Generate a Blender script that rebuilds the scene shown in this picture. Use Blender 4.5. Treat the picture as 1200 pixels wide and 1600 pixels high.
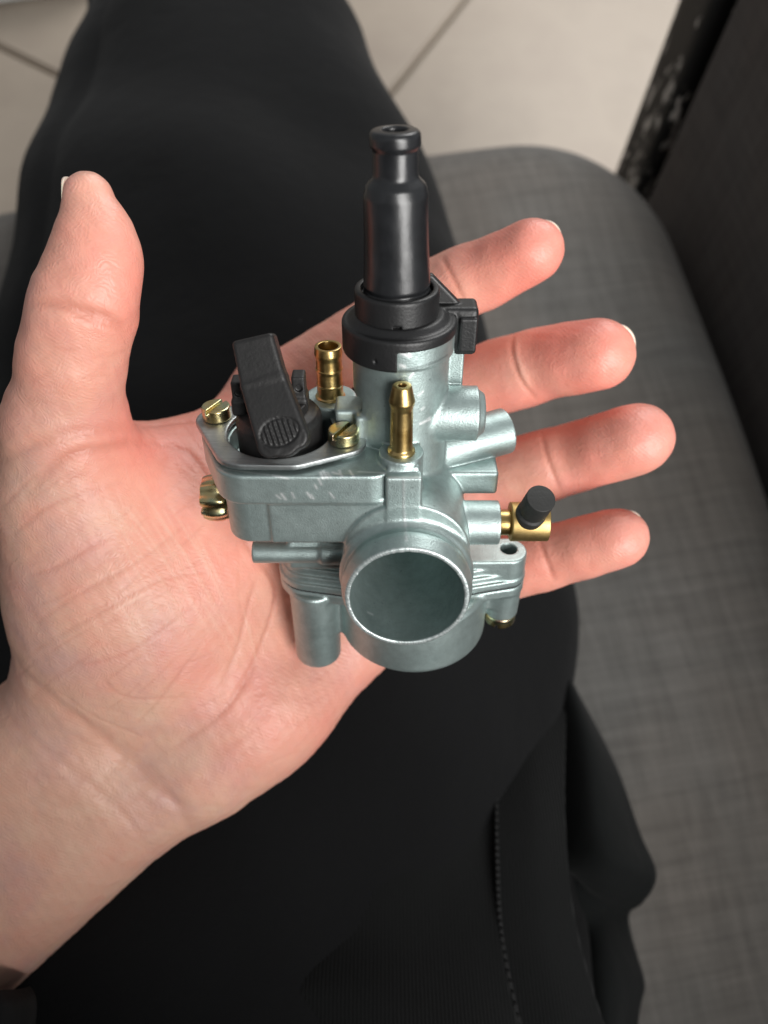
import bpy, bmesh, math, random
import numpy as np
from mathutils import Vector, Matrix
from mathutils.bvhtree import BVHTree

for o in list(bpy.data.objects): bpy.data.objects.remove(o)
S = bpy.context.scene
COL = S.collection
R = math.radians
random.seed(4); rng = np.random.default_rng(4)

# ------------------------------------------------------------------ camera
CAM_Z = 0.84; PITCH = R(70); FP = 1210.0            # FP: focal length in photo pixels (1200 x 1600)
cam = bpy.data.cameras.new('camera'); co = bpy.data.objects.new('camera', cam); COL.objects.link(co)
co.location = (0, 0, CAM_Z); co.rotation_euler = (math.pi/2 - PITCH, 0, 0)
cam.sensor_fit = 'VERTICAL'; cam.sensor_height = 34.6; cam.lens = 34.6*FP/1600
cam.clip_start = 0.01; cam.clip_end = 50
cam.dof.use_dof = True; cam.dof.focus_distance = 0.168; cam.dof.aperture_fstop = 11
S.camera = co
S.render.resolution_x = 768; S.render.resolution_y = 1024

# ------------------------------------------------------------------ light
w = bpy.data.worlds.new('World'); S.world = w; w.use_nodes = True
bgn = w.node_tree.nodes['Background']
bgn.inputs[0].default_value = (0.93, 0.97, 1.0, 1); bgn.inputs[1].default_value = 0.25
def area(name, loc, target, size, size_y, power, col):
    l = bpy.data.lights.new(name, 'AREA'); l.shape = 'RECTANGLE'; l.size = size; l.size_y = size_y
    l.energy = power; l.color = col
    o = bpy.data.objects.new(name, l); COL.objects.link(o); o.location = loc
    o.rotation_euler = (Vector(target)-Vector(loc)).to_track_quat('-Z', 'Y').to_euler()
    return o
area('window_light', (0.95, -1.35, 1.65), (0.0, 0.12, 0.65), 1.0, 1.9, 82, (1.0, 0.985, 0.96))
area('far_window_light', (0.85, 2.3, 1.6), (0.0, 0.5, 0.3), 1.2, 1.2, 36, (1.0, 0.99, 0.97))
S.view_settings.view_transform = 'Standard'; S.view_settings.look = 'None'
S.view_settings.gamma = 1; S.view_settings.exposure = 0.05
S.view_settings.use_curve_mapping = False

# ------------------------------------------------------------------ helpers
K = 0.88e-3                                            # metres for one modelling millimetre of hand and carburettor
fwd = np.array([0, math.cos(PITCH), -math.sin(PITCH)]); upv = np.array([0, math.sin(PITCH), math.cos(PITCH)]); rtv = np.array([1., 0, 0])
camp = np.array([0, 0, CAM_Z])
def W(u, v, d):                                        # photo pixel + distance along the view axis (m) -> world
    return camp + d*(fwd + rtv*(u-600)/FP - upv*(v-800)/FP)
def cam_mm(u, v, d):                                   # the same in camera axes (right, up, depth), modelling mm
    return np.array([(u-600)/FP*d, -(v-800)/FP*d, d])
def cam_to_world(P):
    P = np.asarray(P, float)*K
    return camp + P[:, :1]*rtv + P[:, 1:2]*upv + P[:, 2:3]*fwd
def G(u, v, z):                                        # photo pixel on the level z (m)
    d = fwd + rtv*(u-600)/FP - upv*(v-800)/FP
    return camp + d*((z-CAM_Z)/d[2])

def link(name, me, mat=None, parent=None, smooth=True):
    o = bpy.data.objects.new(name, me); COL.objects.link(o)
    if mat is not None: me.materials.append(mat)
    if smooth: me.polygons.foreach_set('use_smooth', np.ones(len(me.polygons), bool))
    if parent is not None: o.parent = parent
    return o
def mesh(name, V, F, mat=None, parent=None, smooth=True):
    me = bpy.data.meshes.new(name); me.from_pydata([tuple(map(float, v)) for v in V], [], [tuple(map(int, f)) for f in F]); me.update()
    return link(name, me, mat, parent, smooth)
def empty(name, loc=(0, 0, 0), rot=(0, 0, 0)):
    o = bpy.data.objects.new(name, None); COL.objects.link(o); o.location = loc; o.rotation_euler = rot; o.empty_display_size = 0.02
    return o
def tag(o, label=None, cat=None, group=None, kind=None):
    if label: o['label'] = label
    if cat: o['category'] = cat
    if group: o['group'] = group
    if kind: o['kind'] = kind
    return o

# --- distance fields, meshed with surface nets
class Field:
    def __init__(s, lo, hi, h):
        s.lo = np.array(lo, float); s.h = h
        s.n = np.ceil((np.array(hi)-s.lo)/h).astype(int)+1
        s.f = np.full(s.n, 1e3, np.float32)
        s.ax = [np.float32(s.lo[i]+h*np.arange(s.n[i])) for i in range(3)]
    def block(s, bb, m):
        sl = []
        for i in range(3):
            a = max(0, int(math.floor((bb[0][i]-m-s.lo[i])/s.h))); b = min(s.n[i], int(math.ceil((bb[1][i]+m-s.lo[i])/s.h))+1)
            sl.append(slice(a, max(b, a)))
        return tuple(sl)
    def apply(s, prim, k=0.0, mode='u'):
        fn, bb = prim
        sl = s.block(bb, max(k, 0)+4*s.h)
        a = s.f[sl]
        if a.size == 0: return
        X = s.ax[0][sl[0]][:, None, None]; Y = s.ax[1][sl[1]][None, :, None]; Z = s.ax[2][sl[2]][None, None, :]
        b = fn(X, Y, Z).astype(np.float32)
        if mode == 'u':
            r = np.minimum(a, b)
            if k > 0: hh = np.maximum(k-np.abs(a-b), 0); r -= hh*hh/(4*k)
        else:
            b = -b; r = np.maximum(a, b)
            if k > 0: hh = np.maximum(k-np.abs(a-b), 0); r += hh*hh/(4*k)
        s.f[sl] = r
    def u(s, prim, k=0.0): s.apply(prim, k, 'u'); return s
    def sub(s, prim, k=0.0): s.apply(prim, k, 's'); return s
    def surface(s):
        f = s.f; n = s.n
        neg = f < 0
        c = neg[:-1, :-1, :-1].astype(np.int8)
        cnt = np.zeros(c.shape, np.int8)
        for i in (0, 1):
            for j in (0, 1):
                for k in (0, 1):
                    cnt += neg[i:n[0]-1+i, j:n[1]-1+j, k:n[2]-1+k]
        act = (cnt > 0) & (cnt < 8)
        ci = np.argwhere(act)
        idx = np.full(act.shape, -1, np.int32); idx[act] = np.arange(len(ci))
        acc = np.zeros((len(ci), 3)); num = np.zeros(len(ci))
        corners = [(i, j, k) for i in (0, 1) for j in (0, 1) for k in (0, 1)]
        val = {c: f[ci[:, 0]+c[0], ci[:, 1]+c[1], ci[:, 2]+c[2]].astype(float) for c in corners}
        for c in corners:
            for ax in range(3):
                if c[ax] == 0:
                    d = list(c); d[ax] = 1; d = tuple(d)
                    a, b = val[c], val[d]; m = (a < 0) != (b < 0)
                    t = np.where(m, a/np.where(m, a-b, 1), 0)
                    p = np.array(c, float)[None, :].repeat(len(ci), 0); p[:, ax] += t
                    acc[m] += p[m]; num[m] += 1
        V = s.lo+s.h*(ci+acc/num[:, None])
        Q = []
        for ax in range(3):
            sl0 = [slice(None)]*3; sl1 = [slice(None)]*3
            sl0[ax] = slice(0, -1); sl1[ax] = slice(1, None)
            o1, o2 = [(1, 2), (2, 0), (0, 1)][ax]
            a = neg[tuple(sl0)]; b = neg[tuple(sl1)]
            e = np.argwhere(a != b)
            e = e[(e[:, o1] > 0) & (e[:, o2] > 0) & (e[:, o1] < n[o1]-1) & (e[:, o2] < n[o2]-1)]
            fl = a[e[:, 0], e[:, 1], e[:, 2]]
            def at(d1, d2):
                q = e.copy(); q[:, o1] -= d1; q[:, o2] -= d2
                return idx[q[:, 0], q[:, 1], q[:, 2]]
            q = np.stack([at(1, 1), at(0, 1), at(0, 0), at(1, 0)], 1)
            q[~fl] = q[~fl][:, ::-1]
            Q.append(q)
        return V, np.concatenate(Q)
def smooth_mesh(V, Q, it, lam=0.5, mu=-0.52):
    E = np.concatenate([Q[:, [0, 1]], Q[:, [1, 2]], Q[:, [2, 3]], Q[:, [3, 0]]])
    a = np.concatenate([E[:, 0], E[:, 1]]); b = np.concatenate([E[:, 1], E[:, 0]])
    deg = np.bincount(a, minlength=len(V)).astype(float)
    for i in range(it):
        for l in (lam, mu):
            m = np.stack([np.bincount(a, V[b, j], len(V)) for j in range(3)], 1)/deg[:, None]
            V = V+l*(m-V)
    return V
def vert_normals(V, Q):
    n = np.cross(V[Q[:, 2]]-V[Q[:, 0]], V[Q[:, 3]]-V[Q[:, 1]])
    N = np.zeros_like(V)
    for j in range(4):
        for k in range(3): N[:, k] += np.bincount(Q[:, j], n[:, k], len(V))
    return N/np.maximum(np.linalg.norm(N, axis=1, keepdims=True), 1e-12)
def fast_mesh(name, V, Q, mat, parent=None):
    me = bpy.data.meshes.new(name)
    me.vertices.add(len(V)); me.vertices.foreach_set('co', np.ascontiguousarray(V, np.float32).ravel())
    me.loops.add(Q.size); me.loops.foreach_set('vertex_index', np.ascontiguousarray(Q, np.int32).ravel())
    me.polygons.add(len(Q)); me.polygons.foreach_set('loop_start', np.arange(0, Q.size, 4, dtype=np.int32)); me.polygons.foreach_set('loop_total', np.full(len(Q), 4, np.int32))
    me.update(calc_edges=True); me.validate()
    return link(name, me, mat, parent)
def set_attr(o, name, vals):
    at = o.data.attributes.new(name, 'FLOAT', 'POINT'); at.data.foreach_set('value', np.ascontiguousarray(vals, np.float32))

# --- primitives: (function, bounds)
A3 = lambda p: np.asarray(p, float)
def p_cone(a, b, r0, r1):                              # round cone
    a, b = A3(a), A3(b); ba = b-a; l2 = max(ba@ba, 1e-9); rm = max(r0, r1)
    def fn(X, Y, Z):
        x, y, z = X-a[0], Y-a[1], Z-a[2]
        t = np.clip((x*ba[0]+y*ba[1]+z*ba[2])/l2, 0, 1)
        return np.sqrt((x-t*ba[0])**2+(y-t*ba[1])**2+(z-t*ba[2])**2)-(r0+(r1-r0)*t)
    return fn, (np.minimum(a, b)-rm, np.maximum(a, b)+rm)
def p_cyl(a, b, r, rd=0.3, r1=None):                   # capped cylinder / cone, rounded edges
    a, b = A3(a), A3(b); L = np.linalg.norm(b-a); n = (b-a)/L; r1 = r if r1 is None else r1; rm = max(r, r1)
    def fn(X, Y, Z):
        x, y, z = X-a[0], Y-a[1], Z-a[2]
        t = x*n[0]+y*n[1]+z*n[2]
        q = np.sqrt(np.maximum((x-t*n[0])**2+(y-t*n[1])**2+(z-t*n[2])**2, 0))
        dx = q-(r+(r1-r)*np.clip(t/L, 0, 1))+rd; dy = np.abs(t-L/2)-L/2+rd
        return np.minimum(np.maximum(dx, dy), 0)+np.sqrt(np.maximum(dx, 0)**2+np.maximum(dy, 0)**2)-rd
    return fn, (np.minimum(a, b)-rm, np.maximum(a, b)+rm)
def p_box(lo, hi, rd=0.4, M=None, c=None):             # box; M: 3x3 rotation (columns = box axes) about c
    lo, hi = A3(lo), A3(hi); ce = (lo+hi)/2; h = (hi-lo)/2
    if M is not None: M = A3(M); ce = A3(c)
    def fn(X, Y, Z):
        x, y, z = X-ce[0], Y-ce[1], Z-ce[2]
        if M is not None:
            x, y, z = (M[0, 0]*x+M[1, 0]*y+M[2, 0]*z, M[0, 1]*x+M[1, 1]*y+M[2, 1]*z, M[0, 2]*x+M[1, 2]*y+M[2, 2]*z)
        dx, dy, dz = np.abs(x)-h[0]+rd, np.abs(y)-h[1]+rd, np.abs(z)-h[2]+rd
        return np.minimum(np.maximum(dx, np.maximum(dy, dz)), 0)+np.sqrt(np.maximum(dx, 0)**2+np.maximum(dy, 0)**2+np.maximum(dz, 0)**2)-rd
    e = h if M is None else np.abs(M)@h
    return fn, (ce-e, ce+e)
def p_ell(c, r, M=None):                               # ellipsoid
    c, r = A3(c), A3(r)
    if M is not None: M = A3(M)
    def fn(X, Y, Z):
        x, y, z = X-c[0], Y-c[1], Z-c[2]
        if M is not None:
            x, y, z = (M[0, 0]*x+M[1, 0]*y+M[2, 0]*z, M[0, 1]*x+M[1, 1]*y+M[2, 1]*z, M[0, 2]*x+M[1, 2]*y+M[2, 2]*z)
        k0 = np.sqrt((x/r[0])**2+(y/r[1])**2+(z/r[2])**2); k1 = np.sqrt((x/r[0]**2)**2+(y/r[1]**2)**2+(z/r[2]**2)**2)
        return k0*(k0-1)/np.maximum(k1, 1e-6)
    rm = np.full(3, r.max())
    return fn, (c-rm, c+rm)
def p_plan(circles, z0, z1, inset=0.0, rd=0.4, links=None):   # plan outline (chain of circles joined by tangent hulls) extruded in z
    cs = [A3(c) for c in circles]
    links = links or [(i, i+1) for i in range(len(cs)-1)]
    lo = np.array([min(c[0]-c[2] for c in cs), min(c[1]-c[2] for c in cs), z0]); hi = np.array([max(c[0]+c[2] for c in cs), max(c[1]+c[2] for c in cs), z1])
    def fn(X, Y, Z):
        d = None
        for i, j in links:
            a, b = cs[i], cs[j]
            l = math.hypot(*(b-a)[:2]); ex, ey = (b-a)[:2]/l; rr = a[2]-b[2]; s = rr/l; cc = math.sqrt(max(1-s*s, 1e-6))
            px = (X-a[0])*ex+(Y-a[1])*ey; py = np.abs(-(X-a[0])*ey+(Y-a[1])*ex)
            kk = -s*py+cc*px                            # exact uneven capsule
            q = np.where(kk < 0, np.sqrt(px**2+py**2)-a[2], np.where(kk > cc*l, np.sqrt((px-l)**2+py**2)-b[2], px*s+py*cc-a[2]))
            d = q if d is None else np.minimum(d, q)
        d = d+inset
        dx = d+rd; dz = np.abs(Z-(z0+z1)/2)-(z1-z0)/2+rd
        dx, dz = np.broadcast_arrays(dx, dz)
        return np.minimum(np.maximum(dx, dz), 0)+np.sqrt(np.maximum(dx, 0)**2+np.maximum(dz, 0)**2)-rd
    return fn, (lo, hi)
def p_rev_y(cx, cz, prof, tilt=0.0):                             # solid of revolution about an axis along y: prof = [(y, r)...]
    ys = np.array([p[0] for p in prof], float); rs = np.array([p[1] for p in prof], float); rm = rs.max()
    def fn(X, Y, Z):
        q = np.sqrt((X-cx)**2+(Z-cz)**2); r = None; Y = Y-tilt*(Z-cz); r = np.interp(Y, ys, rs)
        return np.maximum((q-r)*0.92, np.maximum(ys[0]-Y, Y-ys[-1]))
    return fn, (np.array([cx-rm, ys[0]-rm*tilt, cz-rm]), np.array([cx+rm, ys[-1]+rm*tilt, cz+rm]))

def lathe(name, prof, mat, parent, loc=(0, 0, 0), axis=(0, 0, 1), n=64, scale=K, wob=None):
    ring = []; V = []; F = []
    for r, z in prof:
        for i in range(n):
            a = 2*math.pi*i/n
            rr = r*(1+(wob(a, z) if wob else 0))
            V.append((rr*math.cos(a), rr*math.sin(a), z))
    m = len(prof)
    for j in range(m-1):
        for i in range(n):
            F.append((j*n+i, j*n+(i+1) % n, (j+1)*n+(i+1) % n, (j+1)*n+i))
    q = Vector((0, 0, 1)).rotation_difference(Vector(axis)).to_matrix()
    V = [tuple((q @ Vector(v)+Vector(loc))*scale) for v in V]
    return mesh(name, V, F, mat, parent)
def fillet(pts, rad=0.25, n=3):                        # round the corners of a lathe profile
    out = [pts[0]]
    for i in range(1, len(pts)-1):
        p0, p, p1 = map(np.array, (pts[i-1], pts[i], pts[i+1])); a = p0-p; b = p1-p
        la, lb = np.linalg.norm(a), np.linalg.norm(b); t = min(rad, la*0.45, lb*0.45)
        if t < 1e-6: out.append(tuple(p)); continue
        s, e = p+a/la*t, p+b/lb*t
        for k in range(n+1):
            u = k/n; out.append(tuple((1-u)**2*s+2*u*(1-u)*p+u*u*e))
    out.append(pts[-1]); return out

# ------------------------------------------------------------------ materials
class Mat:
    def __init__(s, name):
        s.m = bpy.data.materials.new(name); s.m.use_nodes = True; s.t = s.m.node_tree; s.b = s.t.nodes['Principled BSDF']
        s.co = s.t.nodes.new('ShaderNodeTexCoord')
    def n(s, typ, **kw):
        x = s.t.nodes.new('ShaderNode'+typ)
        for k, v in kw.items():
            if k in x.inputs: x.inputs[k].default_value = v
            else: setattr(x, k, v)
        return x
    def l(s, a, b): s.t.links.new(a, b)
    def set(s, **kw):
        for k, v in kw.items():
            k = k.replace('_', ' ')
            s.b.inputs[k].default_value = (*v, 1) if isinstance(v, tuple) and len(v) == 3 and 'Radius' not in k else v
        return s
    def noise(s, scale, detail=4, rough=0.55, stretch=None, coord='Object'):
        x = s.n('TexNoise'); x.inputs['Scale'].default_value = scale; x.inputs['Detail'].default_value = detail; x.inputs['Roughness'].default_value = rough
        c = s.co.outputs[coord]
        if stretch is not None:
            mp = s.n('Mapping'); mp.inputs['Scale'].default_value = stretch; s.l(c, mp.inputs['Vector']); c = mp.outputs[0]
        s.l(c, x.inputs['Vector']); return x.outputs['Fac']
    def ramp(s, fac, stops):
        x = s.n('ValToRGB'); e = x.color_ramp.elements
        while len(e) < len(stops): e.new(0.5)
        for q, (p, c) in zip(e, stops): q.position = p; q.color = (*c, 1) if not np.isscalar(c) else (c, c, c, 1)
        s.l(fac, x.inputs[0]); return x.outputs[0]
    def mix(s, fac, a, b, mode='MIX'):
        x = s.n('Mix', data_type='RGBA', blend_type=mode)
        for sock, v in ((x.inputs['Factor'], fac), (x.inputs['A'] if False else x.inputs[6], a), (x.inputs[7], b)):
            if hasattr(v, 'is_output'): s.l(v, sock)
            elif np.isscalar(v): sock.default_value = v
            else: sock.default_value = (*v, 1)
        return x.outputs[2]
    def math(s, op, a, b=0.0, clamp=False):
        x = s.n('Math', operation=op, use_clamp=clamp)
        for i, v in enumerate((a, b)):
            if hasattr(v, 'is_output'): s.l(v, x.inputs[i])
            else: x.inputs[i].default_value = v
        return x.outputs[0]
    def attr(s, name):
        x = s.n('Attribute'); x.attribute_name = name; return x.outputs['Fac']
    def bump(s, height, strength, dist, normal=None):
        x = s.n('Bump'); x.inputs['Strength'].default_value = strength; x.inputs['Distance'].default_value = dist
        s.l(height, x.inputs['Height'])
        if normal is not None: s.l(normal, x.inputs['Normal'])
        s.l(x.outputs[0], s.b.inputs['Normal']); return x.outputs[0]
    def col(s, c): s.l(c, s.b.inputs['Base Color']); return s
    def rgh(s, lo, hi, fac):
        x = s.n('MapRange'); x.inputs[3].default_value = lo; x.inputs[4].default_value = hi; s.l(fac, x.inputs[0]); s.l(x.outputs[0], s.b.inputs['Roughness'])

def make_cast():
    m = Mat('cast_zinc').set(Metallic=0.82)
    big = m.noise(60, 3); fine = m.noise(2600, 3, 0.6)
    c = m.ramp(big, [(0.3, (0.355, 0.440, 0.430)), (0.7, (0.445, 0.530, 0.517))])
    spk = m.ramp(m.noise(900, 2), [(0.0, 0.45), (0.24, 0.65), (0.30, 1.0)])
    c = m.mix(0.8, c, spk, 'MULTIPLY')
    c = m.mix(0.5, c, m.ramp(m.noise(420, 4, 0.7), [(0.3, 0.72), (0.7, 1.18)]), 'MULTIPLY')
    c = m.mix(m.attr('seam'), c, (0.10, 0.12, 0.12))
    c = m.mix(m.attr('scratch'), c, (0.85, 0.88, 0.88))
    m.col(c)
    m.rgh(0.38, 0.52, m.noise(140, 4))
    b1 = m.bump(m.noise(190, 3), 0.15, 0.0005)
    m.bump(fine, 0.5, 0.00014, b1)
    return m.m
def make_plate():
    m = Mat('plate_aluminium').set(Metallic=1.0)
    m.col(m.ramp(m.noise(300, 4, stretch=(1, 6, 1)), [(0.3, (0.33, 0.355, 0.355)), (0.7, (0.44, 0.46, 0.46))]))
    m.rgh(0.36, 0.52, m.noise(250, 3)); m.bump(m.noise(1500, 3, stretch=(1, 8, 1)), 0.3, 0.00012)
    return m.m
def make_brass(name='brass', dull=0.0):
    m = Mat(name).set(Metallic=1.0)
    m.col(m.ramp(m.noise(160, 4), [(0.3, (0.36, 0.235, 0.08)), (0.55, (0.58, 0.415, 0.17)), (0.8, (0.68, 0.53, 0.26))]))
    m.rgh(0.22+dull, 0.42+dull, m.noise(500, 3)); m.bump(m.noise(900, 3, stretch=(1, 1, 7)), 0.2, 0.00012)
    return m.m
def make_plated():
    m = Mat('yellow_zinc_plating').set(Metallic=1.0)
    m.col(m.ramp(m.noise(210, 2), [(0.30, (0.60, 0.43, 0.17)), (0.45, (0.68, 0.57, 0.30)), (0.55, (0.50, 0.54, 0.34)), (0.68, (0.70, 0.46, 0.34)), (0.8, (0.58, 0.40, 0.16))]))
    m.rgh(0.2, 0.36, m.noise(400, 3)); m.bump(m.noise(800, 3), 0.15, 0.0001)
    return m.m
def make_plastic(name, col, r0, r1, bs, bd):
    m = Mat(name)
    m.col(m.ramp(m.noise(120, 4), [(0.3, tuple(c*0.8 for c in col)), (0.7, tuple(c*1.25 for c in col))]))
    m.rgh(r0, r1, m.noise(220, 4)); m.bump(m.noise(bs, 3), 0.35, bd)
    return m.m
def make_boot():
    m = Mat('black_rubber')
    m.col(m.ramp(m.noise(150, 4), [(0.3, (0.008, 0.0085, 0.0095)), (0.75, (0.019, 0.020, 0.022))]))
    m.rgh(0.22, 0.40, m.noise(160, 5, 0.65)); b = m.bump(m.noise(120, 3, stretch=(1, 1, 0.5)), 0.3, 0.0009); m.bump(m.noise(2500, 2), 0.15, 0.00008, b)
    m.set(Specular_IOR_Level=0.6)
    return m.m
def make_skin():
    m = Mat('skin')
    big = m.noise(38, 4, 0.6); mott = m.noise(150, 4, 0.6)
    pale = m.mix(mott, (0.68, 0.375, 0.278), (0.75, 0.435, 0.325))
    rosy = m.mix(mott, (0.79, 0.245, 0.185), (0.84, 0.305, 0.24))
    pale = m.mix(m.ramp(m.noise(75, 4, 0.6), [(0.45, 0.0), (0.70, 0.65)]), pale, (0.72, 0.47, 0.345))
    pale = m.mix(m.ramp(m.noise(52, 4, 0.65, stretch=(1.1, 0.9, 1)), [(0.45, 0.0), (0.68, 0.7)]), pale, (0.60, 0.35, 0.31))
    f = m.math('ADD', m.attr('red'), m.math('MULTIPLY', m.math('SUBTRACT', big, 0.5), 1.3), clamp=True)
    c = m.mix(f, pale, rosy)
    c = m.mix(m.math('MULTIPLY', m.attr('crease'), 0.7, clamp=True), c, (0.50, 0.17, 0.115))
    c = m.mix(m.math('MULTIPLY', m.attr('lightline'), 0.6, clamp=True), c, (0.80, 0.52, 0.40))
    m.col(c)
    m.set(Subsurface_Weight=0.15, Subsurface_Scale=0.003, Roughness=0.5, Specular_IOR_Level=0.5)
    m.b.inputs['Subsurface Radius'].default_value = (1.0, 0.38, 0.22)
    m.rgh(0.36, 0.56, m.noise(300, 3))
    v = m.n('TexVoronoi', feature='DISTANCE_TO_EDGE'); v.inputs['Scale'].default_value = 620
    mp = m.n('Mapping'); mp.inputs['Rotation'].default_value = (0.2, 0.3, 0.7); mp.inputs['Scale'].default_value = (1, 0.45, 1)
    nz = m.n('TexNoise'); nz.inputs['Scale'].default_value = 90
    mx = m.n('MixRGB'); mx.inputs[0].default_value = 0.03
    m.l(m.co.outputs['Object'], nz.inputs['Vector']); m.l(m.co.outputs['Object'], mx.inputs[1]); m.l(nz.outputs['Color'], mx.inputs[2])
    m.l(mx.outputs[0], mp.inputs['Vector']); m.l(mp.outputs[0], v.inputs['Vector'])
    b0 = m.bump(v.outputs['Distance'], 0.34, 0.0004)
    b1 = m.bump(m.noise(260, 4, 0.6, stretch=(1.0, 2.2, 1)), 0.28, 0.0006, b0)
    wv = m.n('TexWave', wave_type='BANDS', bands_direction='DIAGONAL'); wv.inputs['Scale'].default_value = 420; wv.inputs['Distortion'].default_value = 22; wv.inputs['Detail'].default_value = 1; wv.inputs['Detail Scale'].default_value = 0.05
    m.l(m.co.outputs['Object'], wv.inputs['Vector'])
    b2 = m.bump(wv.outputs['Fac'], 0.10, 0.0002, b1)
    m.bump(m.noise(2400, 2), 0.14, 0.0001, b2)
    return m.m
def make_nail():
    m = Mat('fingernail').set(Roughness=0.3, Subsurface_Weight=0.2, Subsurface_Scale=0.002)
    m.col(m.mix(m.noise(300), (0.80, 0.62, 0.50), (0.86, 0.72, 0.60))); return m.m
def make_cloth(name, col, weave, strength=0.5, sheen=0.15):
    m = Mat(name).set(Roughness=0.95, Specular_IOR_Level=0.12, Sheen_Weight=sheen, Sheen_Roughness=0.5)
    n1 = m.noise(14, 5); n2 = m.noise(weave, 2)
    m.col(m.mix(m.math('ADD', m.math('MULTIPLY', n1, 0.6), m.math('MULTIPLY', n2, 0.4)), tuple(c*0.65 for c in col), tuple(c*1.4 for c in col)))
    lint = m.n('TexVoronoi'); lint.inputs['Scale'].default_value = 65; m.l(m.co.outputs['Object'], lint.inputs['Vector'])
    lf = m.ramp(lint.outputs['Distance'], [(0.025, 1.0), (0.04, 0.0)])
    base = m.b.inputs['Base Color'].links[0].from_socket
    m.col(m.mix(m.math('MULTIPLY', lf, 0.10), base, (0.25, 0.25, 0.25)))
    b = m.bump(m.noise(30, 3), 0.4, 0.004)
    m.bump(n2, strength, 0.0006, b)
    return m.m
def make_ribbed(name, col):
    m = Mat(name).set(Roughness=0.95, Specular_IOR_Level=0.12, Sheen_Weight=0.03, Sheen_Roughness=0.5)
    wv = m.n('TexWave', wave_type='BANDS', bands_direction='X'); wv.inputs['Scale'].default_value = 260; wv.inputs['Distortion'].default_value = 1.2; wv.inputs['Detail'].default_value = 1; wv.inputs['Detail Scale'].default_value = 3
    m.l(m.co.outputs['Object'], wv.inputs['Vector'])
    m.col(m.mix(m.noise(18, 4), tuple(c*0.7 for c in col), tuple(c*1.3 for c in col)))
    m.bump(wv.outputs['Fac'], 0.5, 0.0006)
    return m.m
def make_upholstery(name, a, b):
    m = Mat(name).set(Roughness=0.95, Specular_IOR_Level=0.12, Sheen_Weight=0.08)
    rot = m.n('Mapping'); rot.inputs['Rotation'].default_value = (0, 0, 0)
    m.l(m.co.outputs['Object'], rot.inputs['Vector'])
    def st(scale, sx, sy, sz):
        mp = m.n('Mapping'); mp.inputs['Scale'].default_value = (sx, sy, sz); m.l(rot.outputs[0], mp.inputs['Vector'])
        x = m.n('TexNoise'); x.inputs['Scale'].default_value = scale; x.inputs['Detail'].default_value = 5; x.inputs['Roughness'].default_value = 0.7; m.l(mp.outputs[0], x.inputs['Vector']); return x.outputs['Fac']
    wx, wy = st(9, 22, 1.6, 22), st(9, 1.6, 22, 1.6)
    f = m.math('ADD', m.math('MULTIPLY', wx, 0.5), m.math('MULTIPLY', wy, 0.5))
    c = m.ramp(f, [(0.30, a), (0.70, b)])
    tint = m.ramp(m.noise(9, 2), [(0.35, (1.0, 1.0, 1.0)), (0.65, (1.04, 0.98, 0.94))])
    m.col(m.mix(1.0, c, tint, 'MULTIPLY'))
    m.bump(f, 0.5, 0.002)
    return m.m
def make_tile():
    m = Mat('beige_tile').set(Roughness=0.45, Specular_IOR_Level=0.4)
    m.col(m.ramp(m.noise(6, 5, 0.6), [(0.3, (0.35, 0.29, 0.235)), (0.5, (0.40, 0.335, 0.272)), (0.7, (0.365, 0.30, 0.245))]))
    m.bump(m.noise(40, 3), 0.1, 0.001)
    return m.m
def make_flat(name, col, rough=0.8, var=0.2, scale=20):
    m = Mat(name).set(Roughness=rough)
    m.col(m.mix(m.noise(scale, 4), tuple(c*(1-var) for c in col), tuple(min(1, c*(1+var)) for c in col))); m.bump(m.noise(scale*6, 3), 0.2, 0.0005)
    return m.m
def make_chipped():
    m = Mat('chipped_black_paint').set(Roughness=0.5)
    n1 = m.noise(110, 5, 0.75, stretch=(1, 1, 0.35)); n2 = m.noise(14, 2)
    f = m.ramp(m.math('MULTIPLY', n1, m.math('ADD', n2, 0.48)), [(0.535, 0.0), (0.56, 1.0)])
    m.col(m.mix(f, (0.010, 0.010, 0.010), (0.75, 0.70, 0.64)))
    return m.m

M_cast, M_plate, M_brass, M_plated = make_cast(), make_plate(), make_brass(), make_plated()
M_plastic = make_plastic('black_plastic', (0.0125, 0.012, 0.012), 0.42, 0.58, 1400, 0.0002)
M_capplastic = make_plastic('black_cap_plastic', (0.010, 0.010, 0.0105), 0.38, 0.5, 1800, 0.00015)
M_boot, M_skin, M_nail = make_boot(), make_skin(), make_nail()
M_dark = make_flat('dark_gasket', (0.02, 0.02, 0.02))

# ------------------------------------------------------------------ floor
TA = R(-31); tx = np.array([math.cos(TA), math.sin(TA)]); tn = np.array([-math.sin(TA), math.cos(TA)])
TS = 0.62; T0, N0 = -0.478, 0.597
fl = mesh('floor', [(-3, -2, -0.012), (3, -2, -0.012), (3, 4, -0.012), (-3, 4, -0.012)], [(0, 1, 2, 3)], make_flat('grout', (0.37, 0.325, 0.265), 0.9, 0.15, 60), smooth=False)
tag(fl, kind='structure')
def tile_mesh():
    bm = bmesh.new(); g = 0.0042
    bmesh.ops.create_cube(bm, size=1)
    for v in bm.verts: v.co = Vector(((v.co.x)*(TS-2*g), v.co.y*(TS-2*g), v.co.z*0.012-0.006))
    top = [e for e in bm.edges if all(v.co.z > -0.001 for v in e.verts)]
    bmesh.ops.bevel(bm, geom=top, offset=0.003, segments=2, affect='EDGES')
    me = bpy.data.meshes.new('tile'); bm.to_mesh(me); bm.free(); return me
tme = tile_mesh(); M_tile = make_tile(); tme.materials.append(M_tile)
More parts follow.
